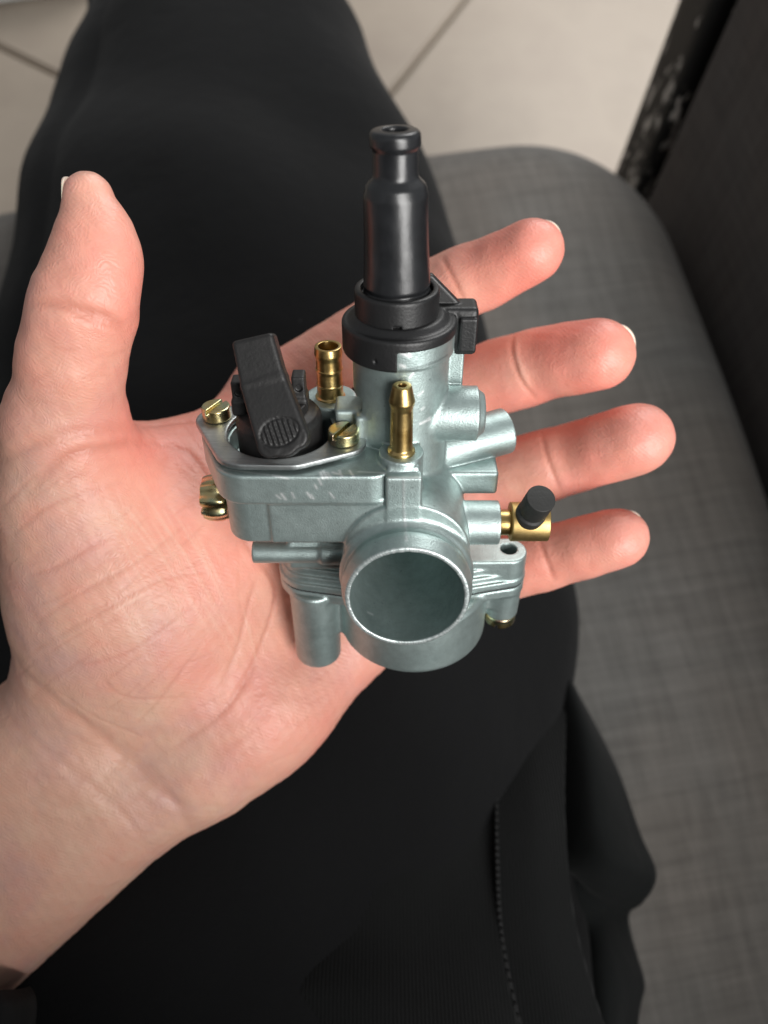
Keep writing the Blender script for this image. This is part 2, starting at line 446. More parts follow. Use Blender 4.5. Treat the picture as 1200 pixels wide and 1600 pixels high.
for i in range(-2, 3):
    for j in range(-2, 4):
        c = tx*(T0+(i+0.5)*TS)+tn*(N0+(j+0.5)*TS)
        if c[1] < 0.1 or c[1] > 2.6 or abs(c[0]) > 1.6: continue
        o = bpy.data.objects.new('tile', tme); COL.objects.link(o); o.parent = fl
        o.location = (c[0], c[1], rng.uniform(-0.0006, 0.0006)); o.rotation_euler = (0, 0, TA)
# white plinth of a cupboard just touching the far left corner of the view
a0 = G(-40, 20, 0.0); a1 = G(120, -2, 0.0); dd = (a1-a0)[:2]/np.linalg.norm((a1-a0)[:2]); nn = np.array([-dd[1], dd[0]])
bm = bmesh.new(); bmesh.ops.create_cube(bm, size=1)
for v in bm.verts: v.co = Vector((v.co.x*1.0, v.co.y*0.03, v.co.z*0.1))
bmesh.ops.bevel(bm, geom=bm.edges[:], offset=0.004, segments=2, affect='EDGES')
me = bpy.data.meshes.new('skirting_board'); bm.to_mesh(me); bm.free()
sk = link('skirting_board', me, make_flat('white_paint', (0.78, 0.79, 0.77), 0.5, 0.04), smooth=False)
sk.location = (*(a0[:2]+dd*(-0.30)+nn*0.02), 0.054); sk.rotation_euler = (0, 0, math.atan2(dd[1], dd[0]))
tag(sk, kind='structure')

# ------------------------------------------------------------------ armchair
YAW = R(9.5); corner = np.array([0.192, 0.472])
ch = empty('armchair', (corner[0], corner[1], 0.0), (0, 0, YAW))
tag(ch, 'grey woven fabric armchair with a chipped black front post, under the person in black', 'armchair')
M_uph = make_upholstery('grey_weave', (0.094, 0.091, 0.086), (0.184, 0.178, 0.168))
M_uph2 = make_upholstery('dark_brown_weave', (0.095, 0.086, 0.081), (0.185, 0.168, 0.158))
SEAT = CAM_Z-0.42
def field_obj(name, prims, lo, hi, h, mat, parent, scale=1.0, smooth=2, ks=None, xf=None):
    f = Field(lo, hi, h)
    for p in prims:
        if len(p) == 2: f.u(p[0], p[1])
        else: f.sub(p[0], p[1])
    V, Q = f.surface(); V = smooth_mesh(V, Q, smooth)
    if xf: V = xf(V, Q)
    return fast_mesh(name, V*scale, Q, mat, parent)
def cushion_xf(V, Q):
    x, y = V[:, 0], V[:, 1]
    top = np.clip((V[:, 2]-(SEAT-0.06))/0.06, 0, 1)
    V[:, 2] += top*(0.006*np.sin(x*23+1)*np.sin(y*19)+0.010*np.exp(-((x+0.3)/0.25)**2)-0.006*np.clip((y+0.12)/0.12, 0, 1)**2)
    return V
field_obj('seat_cushion', [(p_plan([(-0.11, -0.11, 0.11), (-0.59, -0.11, 0.11), (-0.59, -0.69, 0.11), (-0.11, -0.69, 0.11), (-0.35, -0.40, 0.34)], SEAT-0.15, SEAT, 0.0, 0.055, [(0, 1), (1, 2), (2, 3), (3, 0), (0, 4), (1, 4), (2, 4), (3, 4)]), 0)], (-0.72, -0.82, SEAT-0.17), (0.02, 0.02, SEAT+0.02), 0.008, M_uph, ch, xf=cushion_xf)
field_obj('seat_base', [(p_box((-0.70, -0.80, 0.10), (0.0, -0.02, SEAT-0.152), 0.02), 0)], (-0.72, -0.82, 0.08), (0.02, 0.0, SEAT-0.13), 0.012, M_uph2, ch)
field_obj('armrest', [(p_box((0.016, -0.80, 0.09), (0.10, -0.012, 0.66), 0.022), 0)], (0.0, -0.82, 0.07), (0.12, 0.0, 0.69), 0.007, M_uph2, ch)
field_obj('front_post', [(p_box((0.010, -0.014, 0.0), (0.092, 0.030, 0.665), 0.006), 0)], (0.0, -0.02, -0.01), (0.11, 0.04, 0.68), 0.004, make_chipped(), ch, smooth=1)
field_obj('backrest', [(p_box((-0.70, -0.94, 0.12), (0.10, -0.81, 0.82), 0.04), 0)], (-0.72, -0.96, 0.10), (0.12, -0.79, 0.84), 0.014, M_uph, ch)
for lx in (-0.66, 0.0):
    field_obj('leg', [(p_box((lx, -0.58, 0.0), (lx+0.04, -0.54, 0.13), 0.004), 0)], (lx-0.01, -0.60, -0.01), (lx+0.05, -0.53, 0.14), 0.005, M_dark, ch)

# ------------------------------------------------------------------ person: clothing
pe = empty('person', (-0.08, 0.0, SEAT))
tag(pe, 'seated person in black trousers and jacket holding out an open left hand, palm up', 'person')
M_trs = make_cloth('black_trouser_cloth', (0.0052, 0.0054, 0.0058), 900, 0.35, 0.03)
M_jack = make_ribbed('black_ribbed_jersey', (0.0058, 0.0062, 0.0063))
M_lining = make_cloth('black_lining', (0.0062, 0.0070, 0.0070), 1200, 0.2, 0.02)
def wparent(o, par):
    o.parent = par; o.matrix_parent_inverse = Matrix.Translation(-Vector(par.location)); return o
def flatcone(a, b, r0, r1, fz):                        # thigh section: a round cone squashed in z
    fn, bb = p_cone((a[0], a[1], a[2]/fz), (b[0], b[1], b[2]/fz), r0, r1)
    lo, hi = bb[0].copy(), bb[1].copy(); lo[2] *= fz; hi[2] *= fz
    return (lambda X, Y, Z: fn(X, Y, Z/fz)*0.85), (lo, hi)
zc = CAM_Z-0.365
TH = [((-0.138, 0.500, zc-0.01), 0.052), ((-0.106, 0.415, zc), 0.090), ((-0.088, 0.315, zc), 0.106), ((-0.078, 0.24, zc), 0.124), ((-0.066, 0.09, zc), 0.144), ((-0.06, -0.10, zc), 0.150)]
pr = []
for (a, ra), (b, rb) in zip(TH[:-1], TH[1:]): pr.append((flatcone(a, b, ra, rb, 0.68), 0.03))
pr.append((p_cone((-0.138, 0.510, zc-0.02), (-0.14, 0.53, 0.10), 0.050, 0.050), 0.05))
pr.append((flatcone((-0.15, -0.10, zc), (-0.50, 0.16, zc), 0.150, 0.115, 0.7), 0.05))
pr.append((p_cone((-0.50, 0.18, zc-0.02), (-0.54, 0.24, 0.10), 0.07, 0.06), 0.05))
def cloth_xf(V, Q):
    N = vert_normals(V, Q); x, y, z = V.T
    d = 0.006*np.sin(38*y+9*x+2.5*np.sin(14*x+3))*np.exp(-((y-0.02)/0.16)**2)+0.0034*np.sin(26*(y*0.7+x*0.9)+1.7*np.sin(20*y))+0.0018*np.sin(70*x+25*y)
    d += -0.004*np.exp(-((x+0.165-0.12*np.clip(0.45-y, 0, 1)*0-0.0)/0.006)**2)*(y > 0.12)   # outer leg seam
    return V+N*d[:, None]
tr = field_obj('trousers', pr, (-0.66, -0.30, 0.02), (0.16, 0.62, zc+0.16), 0.007, M_trs, None, smooth=3, xf=cloth_xf)
wparent(tr, pe)

def patch(name, rows, mat, nu=40, nv=60, thick=0.0025, fold=None):
    # rows: list of rows of (u, v, distance) control points; Catmull-Rom in both directions -> a draped sheet of cloth
    C = np.array(rows, float)
    P = np.array([[W(*c) for c in r] for r in C])
    def cr(P, n):
        m = len(P); out = []
        for t in np.linspace(0, m-1, n):
            i = min(int(t), m-2); f = t-i
            p0, p1, p2, p3 = P[max(i-1, 0)], P[i], P[i+1], P[min(i+2, m-1)]
            out.append(0.5*((2*p1)+(-p0+p2)*f+(2*p0-5*p1+4*p2-p3)*f**2+(-p0+3*p1-3*p2+p3)*f**3))
        return np.array(out)
    P = cr(P, nv); P = cr(P.transpose(1, 0, 2), nu).transpose(1, 0, 2)
    if fold is not None:
        s, t = np.meshgrid(np.linspace(0, 1, nu), np.linspace(0, 1, nv)); P = P+fold(s, t)[:, :, None]*(-fwd)
    V = P.reshape(-1, 3); F = [(j*nu+i, (j+1)*nu+i, (j+1)*nu+i+1, j*nu+i+1) for j in range(nv-1) for i in range(nu-1)]
    o = mesh(name, V, F, mat)
    md = o.modifiers.new('thickness', 'SOLIDIFY'); md.thickness = thick; md.offset = -1
    return o, P
# jersey of the jacket lying over the lap, with the hem band at its right side
def jfold(s, t): return 0.004*np.sin(9*s+6*t)*np.sin(3.1*t)+0.006*np.exp(-((t-0.62-0.30*s)/0.05)**2)-0.006*np.exp(-((t-0.74-0.30*s)/0.06)**2)
jk, _ = patch('jacket', [[(-120, 1100, .380), (200, 1070, .375), (500, 1020, .372), (700, 1000, .370), (776, 990, .370)],
                         [(-120, 1230, 0.3090), (200, 1200, 0.3050), (500, 1150, 0.2990), (700, 1125, 0.2990), (775, 1120, 0.3010)],
                         [(-120, 1420, 0.2820), (200, 1380, 0.2720), (500, 1320, 0.2650), (700, 1290, 0.2670), (772, 1290, 0.2710)],
                         [(-120, 1600, 0.2570), (200, 1560, 0.2490), (500, 1500, 0.2450), (700, 1480, 0.2490), (783, 1480, 0.2550)],
                         [(-120, 1900, 0.2120), (200, 1850, 0.2070), (500, 1800, 0.2070), (700, 1770, 0.2150), (850, 1760, 0.2230)]], M_jack, 60, 70, fold=jfold)
wparent(jk, pe)
hb, HP = patch('hem_band', [[(777, 990, .3695), (830, 985, .372), (880, 975, .380)],
                            [(776, 1120, 0.3120), (830, 1115, 0.3125), (884, 1108, 0.3225)],
                            [(773, 1290, 0.2705), (835, 1290, 0.2700), (884, 1290, 0.2770)],
                            [(784, 1480, 0.2545), (850, 1480, 0.2550), (908, 1480, 0.2620)],
                            [(851, 1760, 0.2225), (925, 1760, 0.2250), (1000, 1760, 0.2330)]], M_jack, 24, 70, 0.003)
wparent(hb, pe)
V = []; F = []
for j in range(16, 68):                                 # stitches along the hem band
    a, b = HP[j, 0], HP[j+1, 0]; c = HP[j, 1]-HP[j, 0]; c = c/np.linalg.norm(c)
    p, q = a+(b-a)*0.1, a+(b-a)*0.7; n0 = len(V); o3 = -fwd*0.002
    for s in (p+o3, q+o3, q+o3+c*0.0011, p+o3+c*0.0011): V.append(s)
    for s in (p, q, q+c*0.0011, p+c*0.0011): V.append(s)
    F += [(n0, n0+1, n0+2, n0+3), (n0+4, n0, n0+3, n0+7), (n0+1, n0+5, n0+6, n0+2), (n0, n0+4, n0+5, n0+1), (n0+3, n0+2, n0+6, n0+7)]
st = mesh('stitching', V, F, make_flat('black_thread', (0.0075, 0.0078, 0.008), 0.95), smooth=False); wparent(st, pe)
pk, _ = patch('pocket_bag', [[(870, 1055, .335), (890, 1060, .330), (905, 1085, .345)],
                             [(872, 1180, .315), (925, 1165, .305), (962, 1195, .335)],
                             [(874, 1300, .300), (945, 1290, .288), (1000, 1300, .320)],
                             [(878, 1352, .296), (960, 1352, .284), (1026, 1366, .315)],
                             [(888, 1362, .298), (940, 1395, .296), (1005, 1410, .318)],
                             [(896, 1368, .305), (935, 1408, .310), (978, 1426, .322)]], M_lining, 24, 60, 0.002)
wparent(pk, pe)
p2, _ = patch('inner_lining', [[(870, 1330, .312), (930, 1385, .312), (985, 1424, .330)],
                               [(885, 1440, .305), (945, 1450, .300), (996, 1490, .325)],
                               [(895, 1520, .298), (950, 1525, .292), (1002, 1550, .318)],
                               [(930, 1640, .285), (970, 1650, .280), (1005, 1680, .305)]], M_lining, 20, 40, 0.002, fold=lambda s, t: 0.006*np.sin(t*9+s*3))
wparent(p2, pe)
tor = field_obj('jacket_body', [(flatcone((-0.08, -0.30, 0.46), (-0.08, -0.30, 0.96), 0.17, 0.19, 1.0), 0.0), (p_cone((-0.26, -0.28, 0.95), (-0.30, -0.10, 0.70), 0.06, 0.055), 0.05), (p_cone((-0.30, -0.10, 0.70), (-0.24, -0.05, 0.625), 0.052, 0.045), 0.03)], (-0.40, -0.52, 0.25), (0.16, 0.02, 1.18), 0.014, M_jack, None, smooth=3)
wparent(tor, pe)
# cuff of the sleeve at the lower left corner
cf, _ = patch('sleeve_cuff', [[(-60, 1560, .205), (-10, 1548, .200), (30, 1545, .205), (48, 1540, .214)],
                              [(-60, 1590, .203), (0, 1575, .196), (40, 1575, .201), (58, 1570, .212)],
                              [(-60, 1660, .200), (-10, 1640, .194), (30, 1640, .199), (50, 1640, .210)]], make_cloth('black_cuff_cloth', (0.012, 0.012, 0.012), 900, 0.3, 0.02), 20, 20, 0.002)
wparent(cf, pe)

# ------------------------------------------------------------------ person: the hand (camera axes, mm)
c3 = cam_mm
FING = {'index': [(425, 622, 266, 13.6), (660, 468, 256, 10.6), (765, 426, 241, 9.7), (836, 391, 229, 8.2)],
        'middle': [(520, 722, 272, 13.5), (740, 602, 263, 11.6), (850, 568, 247, 10.9), (940, 554, 233, 9.8)],
        'ring': [(565, 812, 275, 13.2), (770, 752, 265, 11.4), (900, 714, 249, 10.6), (1001, 684, 234, 9.9)],
        'little': [(592, 915, 271, 12.5), (760, 893, 261, 10.2), (868, 867, 248, 9.5), (970, 839, 236, 8.3)]}
H = Field((-178, -205, 165), (96, 118, 300), 0.66)
wr_r, wr_u = c3(100, 1135, 250), c3(200, 1240, 256)
KH = 7.0
H.u(p_cone(wr_r, c3(-330, 1440, 262), 22, 31), KH)
H.u(p_cone(wr_u, c3(-200, 1560, 262), 22, 30), 10)
H.u(p_cone(c3(150, 1190, 256), c3(-250, 1500, 262), 25, 30), 12)
for nme, (pt) in FING.items():
    m = pt[0]
    base = {'index': c3(170, 1060, 262), 'middle': c3(200, 1120, 264), 'ring': c3(215, 1160, 264), 'little': c3(235, 1190, 262)}[nme]
    H.u(p_cone(base, c3(*m[:3]), 20, m[3]+1.5), 14)
# ulnar edge / hypothenar
H.u(p_cone(c3(318, 1185, 255), c3(545, 1000, 268), 20, 15.5), 12)
H.u(p_ell(c3(385, 1095, 256), (26, 24, 22)), 14)
# thenar eminence
H.u(p_cone(c3(142, 1030, 243), c3(166, 900, 236), 20, 25), 14)
H.u(p_cone(c3(166, 900, 236), c3(122, 770, 224), 25, 20.5), 14)
H.u(p_ell(c3(232, 915, 246), (35, 44, 33)), 16)
H.u(p_ell(c3(348, 845, 255), (25, 34, 30)), 16)
H.u(p_cone(c3(122, 770, 224), c3(104, 668, 210), 20.0, 15.6), 10)
# web between thumb and index
H.u(p_cone(c3(150, 752, 232), c3(375, 705, 258), 13, 13), 12)
# thumb
H.u(p_cone(c3(104, 668, 210), c3(113, 560, 197), 15.6, 12.0), 6)
H.u(p_cone(c3(113, 560, 197), c3(131, 480, 190), 12.0, 11.6), 6)
H.u(p_cone(c3(131, 480, 190), c3(147, 405, 187), 11.6, 9.7), 6)
H.u(p_cone(c3(147, 405, 187), c3(138, 309, 185), 9.7, 5.9), 4)
H.u(p_ell(c3(160, 412, 185), (8.6, 15, 8.2)), 4)
# fingers
for nme, pt in FING.items():
    q = [c3(*p[:3]) for p in pt]; r = [p[3] for p in pt]
    F1 = None
    H.u(p_cone(q[0], q[1], r[0]-0.6, r[1]), 4)
    H.u(p_cone(q[1], q[2], r[1], r[2]), 3)
    H.u(p_cone(q[2], q[3], r[2], r[3]), 3)
    ax = (q[3]-q[2]); ax /= np.linalg.norm(ax)
    pad = q[2]*0.38+q[3]*0.62+np.array([0, 0, -1.0])*r[3]*0.30
    H.u(p_cone(pad-ax*4, pad+ax*3, r[3]*0.86, r[3]*0.82), 7)
    mid = q[1]*0.5+q[2]*0.5+np.array([0, 0, -1.0])*r[1]*0.10
    H.u(p_cone(mid-ax*4, mid+ax*4, r[1]*0.9, r[1]*0.88), 6)
hV, hQ = H.surface(); hV = smooth_mesh(hV, hQ, 4)
hN = vert_normals(hV, hQ)
bvh = BVHTree.FromPolygons([Vector(v) for v in hV], [tuple(map(int, q)) for q in hQ])
def on_hand(u, v):
    d = Vector(((u-600)/FP, -(v-800)/FP, 1)).normalized()
    h = bvh.ray_cast(Vector((0, 0, 0)), d); return None if h[0] is None else np.array(h[0])
def polyline_dist(V, pts, reach):
    D = np.full(len(V), 1e3); T = np.zeros(len(V))
    lo = pts.min(0)-reach; hi = pts.max(0)+reach
    sel = np.where(((V > lo) & (V < hi)).all(1))[0]; P = V[sel]; n = len(pts)-1
    for i in range(n):
        a, b = pts[i], pts[i+1]; ba = b-a; t = np.clip((P-a)@ba/max(ba@ba, 1e-9), 0, 1)
        d = np.linalg.norm(P-a-t[:, None]*ba, axis=1); m = d < D[sel]
        D[sel[m]] = d[m]; T[sel[m]] = (i+t[m])/n
    return D, T
crease = np.zeros(len(hV)); lightl = np.zeros(len(hV)); disp = np.zeros(len(hV))
def spline(p, n=24):
    p = np.array(p, float); m = len(p); out = []
    for t in np.linspace(0, m-1, n):
        i = min(int(t), m-2); f = t-i; p0, p1, p2, p3 = p[max(i-1, 0)], p[i], p[i+1], p[min(i+2, m-1)]
        out.append(0.5*((2*p1)+(-p0+p2)*f+(2*p0-5*p1+4*p2-p3)*f**2+(-p0+3*p1-3*p2+p3)*f**3))
    return out
def groove(px, depth, wd, col=1.0, light=0.0, taper=True):
    pts = [on_hand(*p) for p in spline(px)]; pts = [p for p in pts if p is not None]
    if len(pts) < 3: return
    D, T = polyline_dist(hV, np.array(pts), wd*4)
    g = np.exp(-(D/wd)**2)*(np.sin(np.clip(T, 0.02, 0.98)*math.pi)**0.5 if taper else 1)
    global crease, lightl, disp
    disp -= depth*g; crease = np.maximum(crease, g*col); lightl = np.maximum(lightl, g*light)
# flexion creases of thumb and fingers
groove([(50, 470), (90, 473), (130, 487), (170, 498), (200, 516)], 1.0, 1.5, 0.8)
groove([(112, 488), (150, 505), (195, 512)], 0.4, 1.0, 0.5)
groove([(0, 720), (60, 690), (110, 678), (165, 672), (212, 668)], 0.6, 1.8, 0.35)
groove([(45, 770), (100, 716), (160, 700), (225, 690)], 0.6, 1.5, 0.6)
for a in ([(803, 515), (800, 545), (812, 590), (838, 625)], [(846, 676), (852, 705), (862, 735), (878, 772)], [(842, 842), (850, 865), (866, 908)], [(690, 402), (700, 420), (725, 470)]):
    groove(a, 0.45, 0.8, 0.65)
groove([(806, 530), (808, 560), (826, 605)], -0.3, 1.0, 0, 0.5)
# thenar ("life") line and palm lines
groove([(225, 690), (290, 705), (340, 770), (385, 850), (428, 910), (425, 960), (390, 1050), (345, 1115), (270, 1170)], 0.6, 1.1, 0.6)
groove([(400, 905), (385, 960), (372, 1010), (345, 1075)], 0.4, 1.0, 0.45)
groove([(215, 668), (260, 662), (300, 658), (340, 655)], 0.5, 1.2, 0.5)
for a in ([(5, 790), (60, 740), (140, 700)], [(15, 840), (80, 790), (190, 755)], [(45, 900), (100, 880), (180, 830)], [(55, 975), (120, 930), (210, 880), (290, 820)], [(80, 1000), (170, 950), (240, 910), (330, 890)],
          [(120, 1040), (200, 1020), (300, 950)], [(215, 1130), (260, 1080), (320, 1000)], [(90, 1080), (150, 1120), (220, 1150)], [(160, 1060), (200, 1090), (290, 1090)]):
    groove(a, 0.2, 0.6, 0.36)
for a in ([(195, 790), (240, 850), (310, 960)], [(225, 770), (290, 870), (345, 960)], [(265, 790), (320, 880), (355, 950)], [(205, 820), (245, 870)], [(305, 830), (350, 925)], [(380, 950), (402, 1035)], [(290, 815), (345, 925)], [(240, 800), (300, 880)], [(170, 960), (230, 925)]):
    groove(a, -0.08, 0.42, 0, 0.7)
lr = random.Random(11)
for k in range(34):                                    # fine pale lines running down the thenar, fine creases across it
    u0, v0 = lr.uniform(150, 330), lr.uniform(770, 960); L = lr.uniform(30, 110); a = R(lr.uniform(52, 64))
    groove([(u0, v0), (u0+L*0.5*math.cos(a)+lr.uniform(-3, 3), v0+L*0.5*math.sin(a)), (u0+L*math.cos(a), v0+L*math.sin(a))], -0.05, 0.36, 0, lr.uniform(0.25, 0.6))
for k in range(46):
    u0, v0 = lr.uniform(20, 300), lr.uniform(760, 1120); L = lr.uniform(25, 90); a = R(lr.uniform(-46, -22))
    groove([(u0, v0), (u0+L*0.5*math.cos(a)+lr.uniform(-3, 3), v0+L*0.5*math.sin(a)+lr.uniform(-3, 3)), (u0+L*math.cos(a), v0+L*math.sin(a))], 0.08, 0.42, lr.uniform(0.15, 0.35), 0)
for k in range(40):                                    # wrist and forearm wrinkles
    u0, v0 = lr.uniform(10, 230), lr.uniform(1080, 1330); L = lr.uniform(30, 90); a = R(lr.uniform(10, 48))
    groove([(u0, v0), (u0+L*0.5*math.cos(a), v0+L*0.5*math.sin(a)+lr.uniform(-4, 4)), (u0+L*math.cos(a), v0+L*math.sin(a))], 0.08, 0.6, lr.uniform(0.1, 0.25), 0)
for k in range(30):                                    # thumb and hypothenar
    u0, v0 = (lr.uniform(30, 170), lr.uniform(540, 760)) if k % 2 else (lr.uniform(330, 520), lr.uniform(1040, 1200)); L = lr.uniform(20, 60); a = R(lr.uniform(-30, 20) if k % 2 else lr.uniform(-50, -10))
    groove([(u0, v0), (u0+L*0.5*math.cos(a), v0+L*0.5*math.sin(a)+lr.uniform(-2, 2)), (u0+L*math.cos(a), v0+L*math.sin(a))], 0.07, 0.5, lr.uniform(0.12, 0.28), 0)
# wrist creases, heel notch
groove([(30, 1045), (90, 1100), (170, 1160), (260, 1240), (300, 1298)], 0.7, 2.4, 0.25)
groove([(10, 1120), (80, 1180), (170, 1250), (240, 1330)], 0.35, 1.6, 0.2)
groove([(150, 1150), (230, 1225), (290, 1262)], 0.4, 1.4, 0.25)
# fine irregularity
x, y, z = hV.T
disp += 0.10*np.sin(0.45*x+0.3*y+1.3*np.sin(0.21*y))*np.sin(0.37*y-0.2*x)+0.06*np.sin(1.1*x+0.8*z)*np.sin(0.9*y+0.4*x)
hV2 = hV+hN*disp[:, None]
# blood-flush: fingertips, finger pads and thenar are rosier than wrist and web
red = np.full(len(hV), 0.31)
def blob(u, v, d, r, a):
    global red
    red += a*np.exp(-np.sum((hV-c3(u, v, d))**2, 1)/r**2)
for nme, pt in FING.items():
    blob(*pt[3][:3], 18, 0.52); blob(*pt[2][:3], 17, 0.26); blob(*pt[1][:3], 20, 0.20)
blob(165, 400, 185, 17, 0.40); blob(195, 470, 190, 12, 0.2); blob(205, 690, 215, 22, 0.3); blob(250, 930, 225, 20, 0.18); blob(330, 720, 250, 34, 0.35); blob(480, 1150, 255, 40, 0.28)
blob(300, 1080, 230, 14, 0.18); blob(100, 1200, 235, 48, -0.38); blob(-30, 1400, 240, 70, -0.42); blob(80, 1020, 225, 18, -0.25); blob(60, 620, 200, 18, -0.15); blob(60, 880, 220, 25, -0.12)
hw = cam_to_world(hV2)
hand = fast_mesh('hand', hw, hQ[:, ::-1], M_skin)     # camera axes are left-handed, so flip
set_attr(hand, 'red', np.clip(red, 0, 1)); set_attr(hand, 'crease', crease); set_attr(hand, 'lightline', lightl)
wparent(hand, pe)
def nail(base, tip, r, back, wid, over):               # curved plate on the far side of a fingertip
    base, tip = map(np.array, (base, tip)); ax = tip-base; L = np.linalg.norm(ax); ax /= L
    bk = np.array(back, float); bk -= ax*(bk@ax); bk /= np.linalg.norm(bk); sd = np.cross(ax, bk)
    V = []; F = []; nu, nv = 13, 11
    for j in range(nv):
        t = j/(nv-1); s = -0.2*L+(1.2*L+over)*t
        for i in range(nu):
            a = (i/(nu-1)-0.5)*wid; e = 1-0.22*max(0, t-0.7)/0.3*(abs(a)/(wid/2))**2
            rr = r*(1.02-0.13*t)
            V.append(tip-ax*L+ax*s*e+bk*(rr*math.cos(a)+0.2)+sd*rr*math.sin(a))
    for j in range(nv-1):
        for i in range(nu-1): F.append((j*nu+i, j*nu+i+1, (j+1)*nu+i+1, (j+1)*nu+i))
    o = mesh('fingernail', cam_to_world(np.array(V)), F, M_nail)
    md = o.modifiers.new('thickness', 'SOLIDIFY'); md.thickness = 0.0005; md.offset = 0
    o.parent = hand; o.matrix_parent_inverse = hand.matrix_parent_inverse.copy(); o.matrix_parent_inverse = Matrix.Translation(-Vector(pe.location)).inverted() @ Matrix.Translation(-Vector(pe.location))
    return o
for nme, back, ov in (('index', (0.25, 0.75, 0.75), 0.74), ('middle', (0.25, 0.55, 0.85), 0.72), ('ring', (0.1, 0.15, 1.0), 0.5), ('little', (0.25, 0.5, 0.85), 0.70)):
    pt = FING[nme]; a, b = c3(*pt[2][:3]), c3(*pt[3][:3])
    nail(a*0.35+b*0.65, b, pt[3][3]*0.97, back, 1.9, pt[3][3]*ov)
nail(c3(149, 385, 187), c3(143, 314, 185), 6.7, (-1.0, 0.0, 0.30), 1.5, 5.9)

# ------------------------------------------------------------------ carburettor (own axes: x right, y along the intake away from the viewer, z up; mm)
CC = np.array([-4.1, -169.1, 133.1]); rx = -(PITCH-R(38))
Mx = np.array([[1, 0, 0], [0, math.cos(rx), -math.sin(rx)], [0, math.sin(rx), math.cos(rx)]])
cb = empty('carburettor', tuple(camp+Mx @ (-CC)*K), (rx, 0, 0))
tag(cb, 'grey cast metal carburettor with brass fittings and black rubber boot, on an open palm', 'carburettor')
th0 = R(38); cf_ = np.array([0, math.cos(th0), -math.sin(th0)]); cu_ = np.array([0, math.sin(th0), math.cos(th0)])
def carb_ray(u, v): d = cf_+rtv*(u-600)/FP-cu_*(v-800)/FP; return d/np.linalg.norm(d)

B = Field((-50, -36, -24), (38, 30, 60), 0.31)
BX, BZ = 1.6, -1.2
# intake bore with bead and lip
B.u(p_rev_y(BX, BZ, [(-32, 15.25), (-31.8, 15.4), (-28.6, 16.4), (-27.4, 16.45), (-26.2, 16.0), (-25.2, 16.0), (-24.2, 16.8), (-23.2, 17.2), (-22.2, 16.9), (-21.2, 16.5), (-8, 15.6), (2, 14.5)], 0.085))
B.u(p_cyl((BX, -21.6, 4.4), (BX, 4, 5.4), 16.0, 0.8), 1.2)
B.u(p_cyl((BX, 0, BZ), (BX, 25, BZ), 13.2, 0.6), 2)
# slide barrel with collar
B.u(p_cyl((0, 0, -6), (0, 0, 54), 11.6, 0.4), 1.2)
B.u(p_cyl((0, 0, 50.6), (0, 0, 56), 12.5, 0.25), 0.5)
B.u(p_cone((0, 0, 12), (0, 0, 20), 14.0, 10.0), 2)
# starter (choke) housing and deck
CH = [(-46.2, 0.6, 5.2), (-30, -4.2, 18.2), (-14.2, -9.2, 5.0)]
B.u(p_plan([(-46.2, 0.6, 5.2), (-37.3, -13.3, 8.1), (-8, -13.3, 8.1)], 19.8, 28.2, 0.0, 0.6), 0.2)
B.u(p_box((-44, -13, 19.8), (-3, 6, 28.2), 0.6), 0.2)
B.u(p_plan([(-38.6, -2, 4.8), (-37.0, -13.6, 6.6), (-8, -13.6, 6.6)], 7.0, 20.4, 0.0, 0.6), 0.4)
B.sub(p_box((-23.5, -6.5, 24.4), (-4.5, 6, 40), 0.5), 0.4)
B.u(p_box((-32.2, -20.9, 7.4), (2, 4, 20.8), 0.5), 0.5)
B.u(p_box((-42.6, -12.0, 6.6), (-29, 4, 20.4), 1.4), 0.5)
B.u(p_cyl((-44.6, -9.0, 6.4), (-40, -9.0, 6.8), 2.2, 0.6), 0.6)
B.u(p_cyl((-14.2, -9.2, 25), (-14.2, -9.2, 29.4), 4.8, 0.3), 0.8)
# recess of the housing, so that the choke sits in a hole
B.sub(p_cyl((-30, -4.2, 22), (-30, -4.2, 40), 12.6, 0.2), 0.2)
B.sub(p_box((-17, -4.5, 24.6), (-9.5, 6, 40), 0.5), 0.5)
# block beside the barrel, fuel inlet boss
B.u(p_box((-16.2, -5.2, 18), (-6, 3.0, 36.2), 0.9), 0.4)
B.u(p_box((-11.0, -8.4, 18), (-6.6, -3, 36.2), 0.8), 1.0)
B.u(p_cyl((-18, 8, 10), (-18, 8, 33.0), 6.8, 0.5), 0.6)
B.u(p_box((-24.4, 6, 10), (-4, 13, 30.5), 1.0), 0.8)
# vent nipple boss and the square lug at the front
B.u(p_cyl((0, -14.2, 10), (0, -14.2, 30.6), 5.4, 0.3), 0.6)
B.u(p_box((-3.4, -19.5, 12), (4.4, -12, 29.6), 0.9), 0.5)
B.u(p_box((-3.7, -22.2, 12), (4.7, -12, 28.2), 0.4), 0.5)
# right hand side: boss with stepped disc, angled boss, rib, block, idle screw boss
B.u(p_cyl((4, -2.2, 33.9), (19.0, -2.2, 33.9), 6.8, 0.15), 0.8)
B.u(p_cyl((18.6, -2.2, 33.9), (20.7, -2.2, 33.9), 6.4, 0.2, 4.9), 0.0)
B.u(p_cyl((6, 2.5, 18.6), (29.2, 11.6, 20.2), 6.3, 0.3), 0.8)
B.u(p_box((11.2, 1.8, 12), (15.4, 7.5, 50.0), 0.5), 0.4)
B.u(p_box((8, -3.4, 9.5), (26.0, 8, 16.6), 0.9), 0.6)
B.u(p_cyl((6, -10, 5.3), (26.0, -10, 5.3), 5.85, 0.25), 0.6)
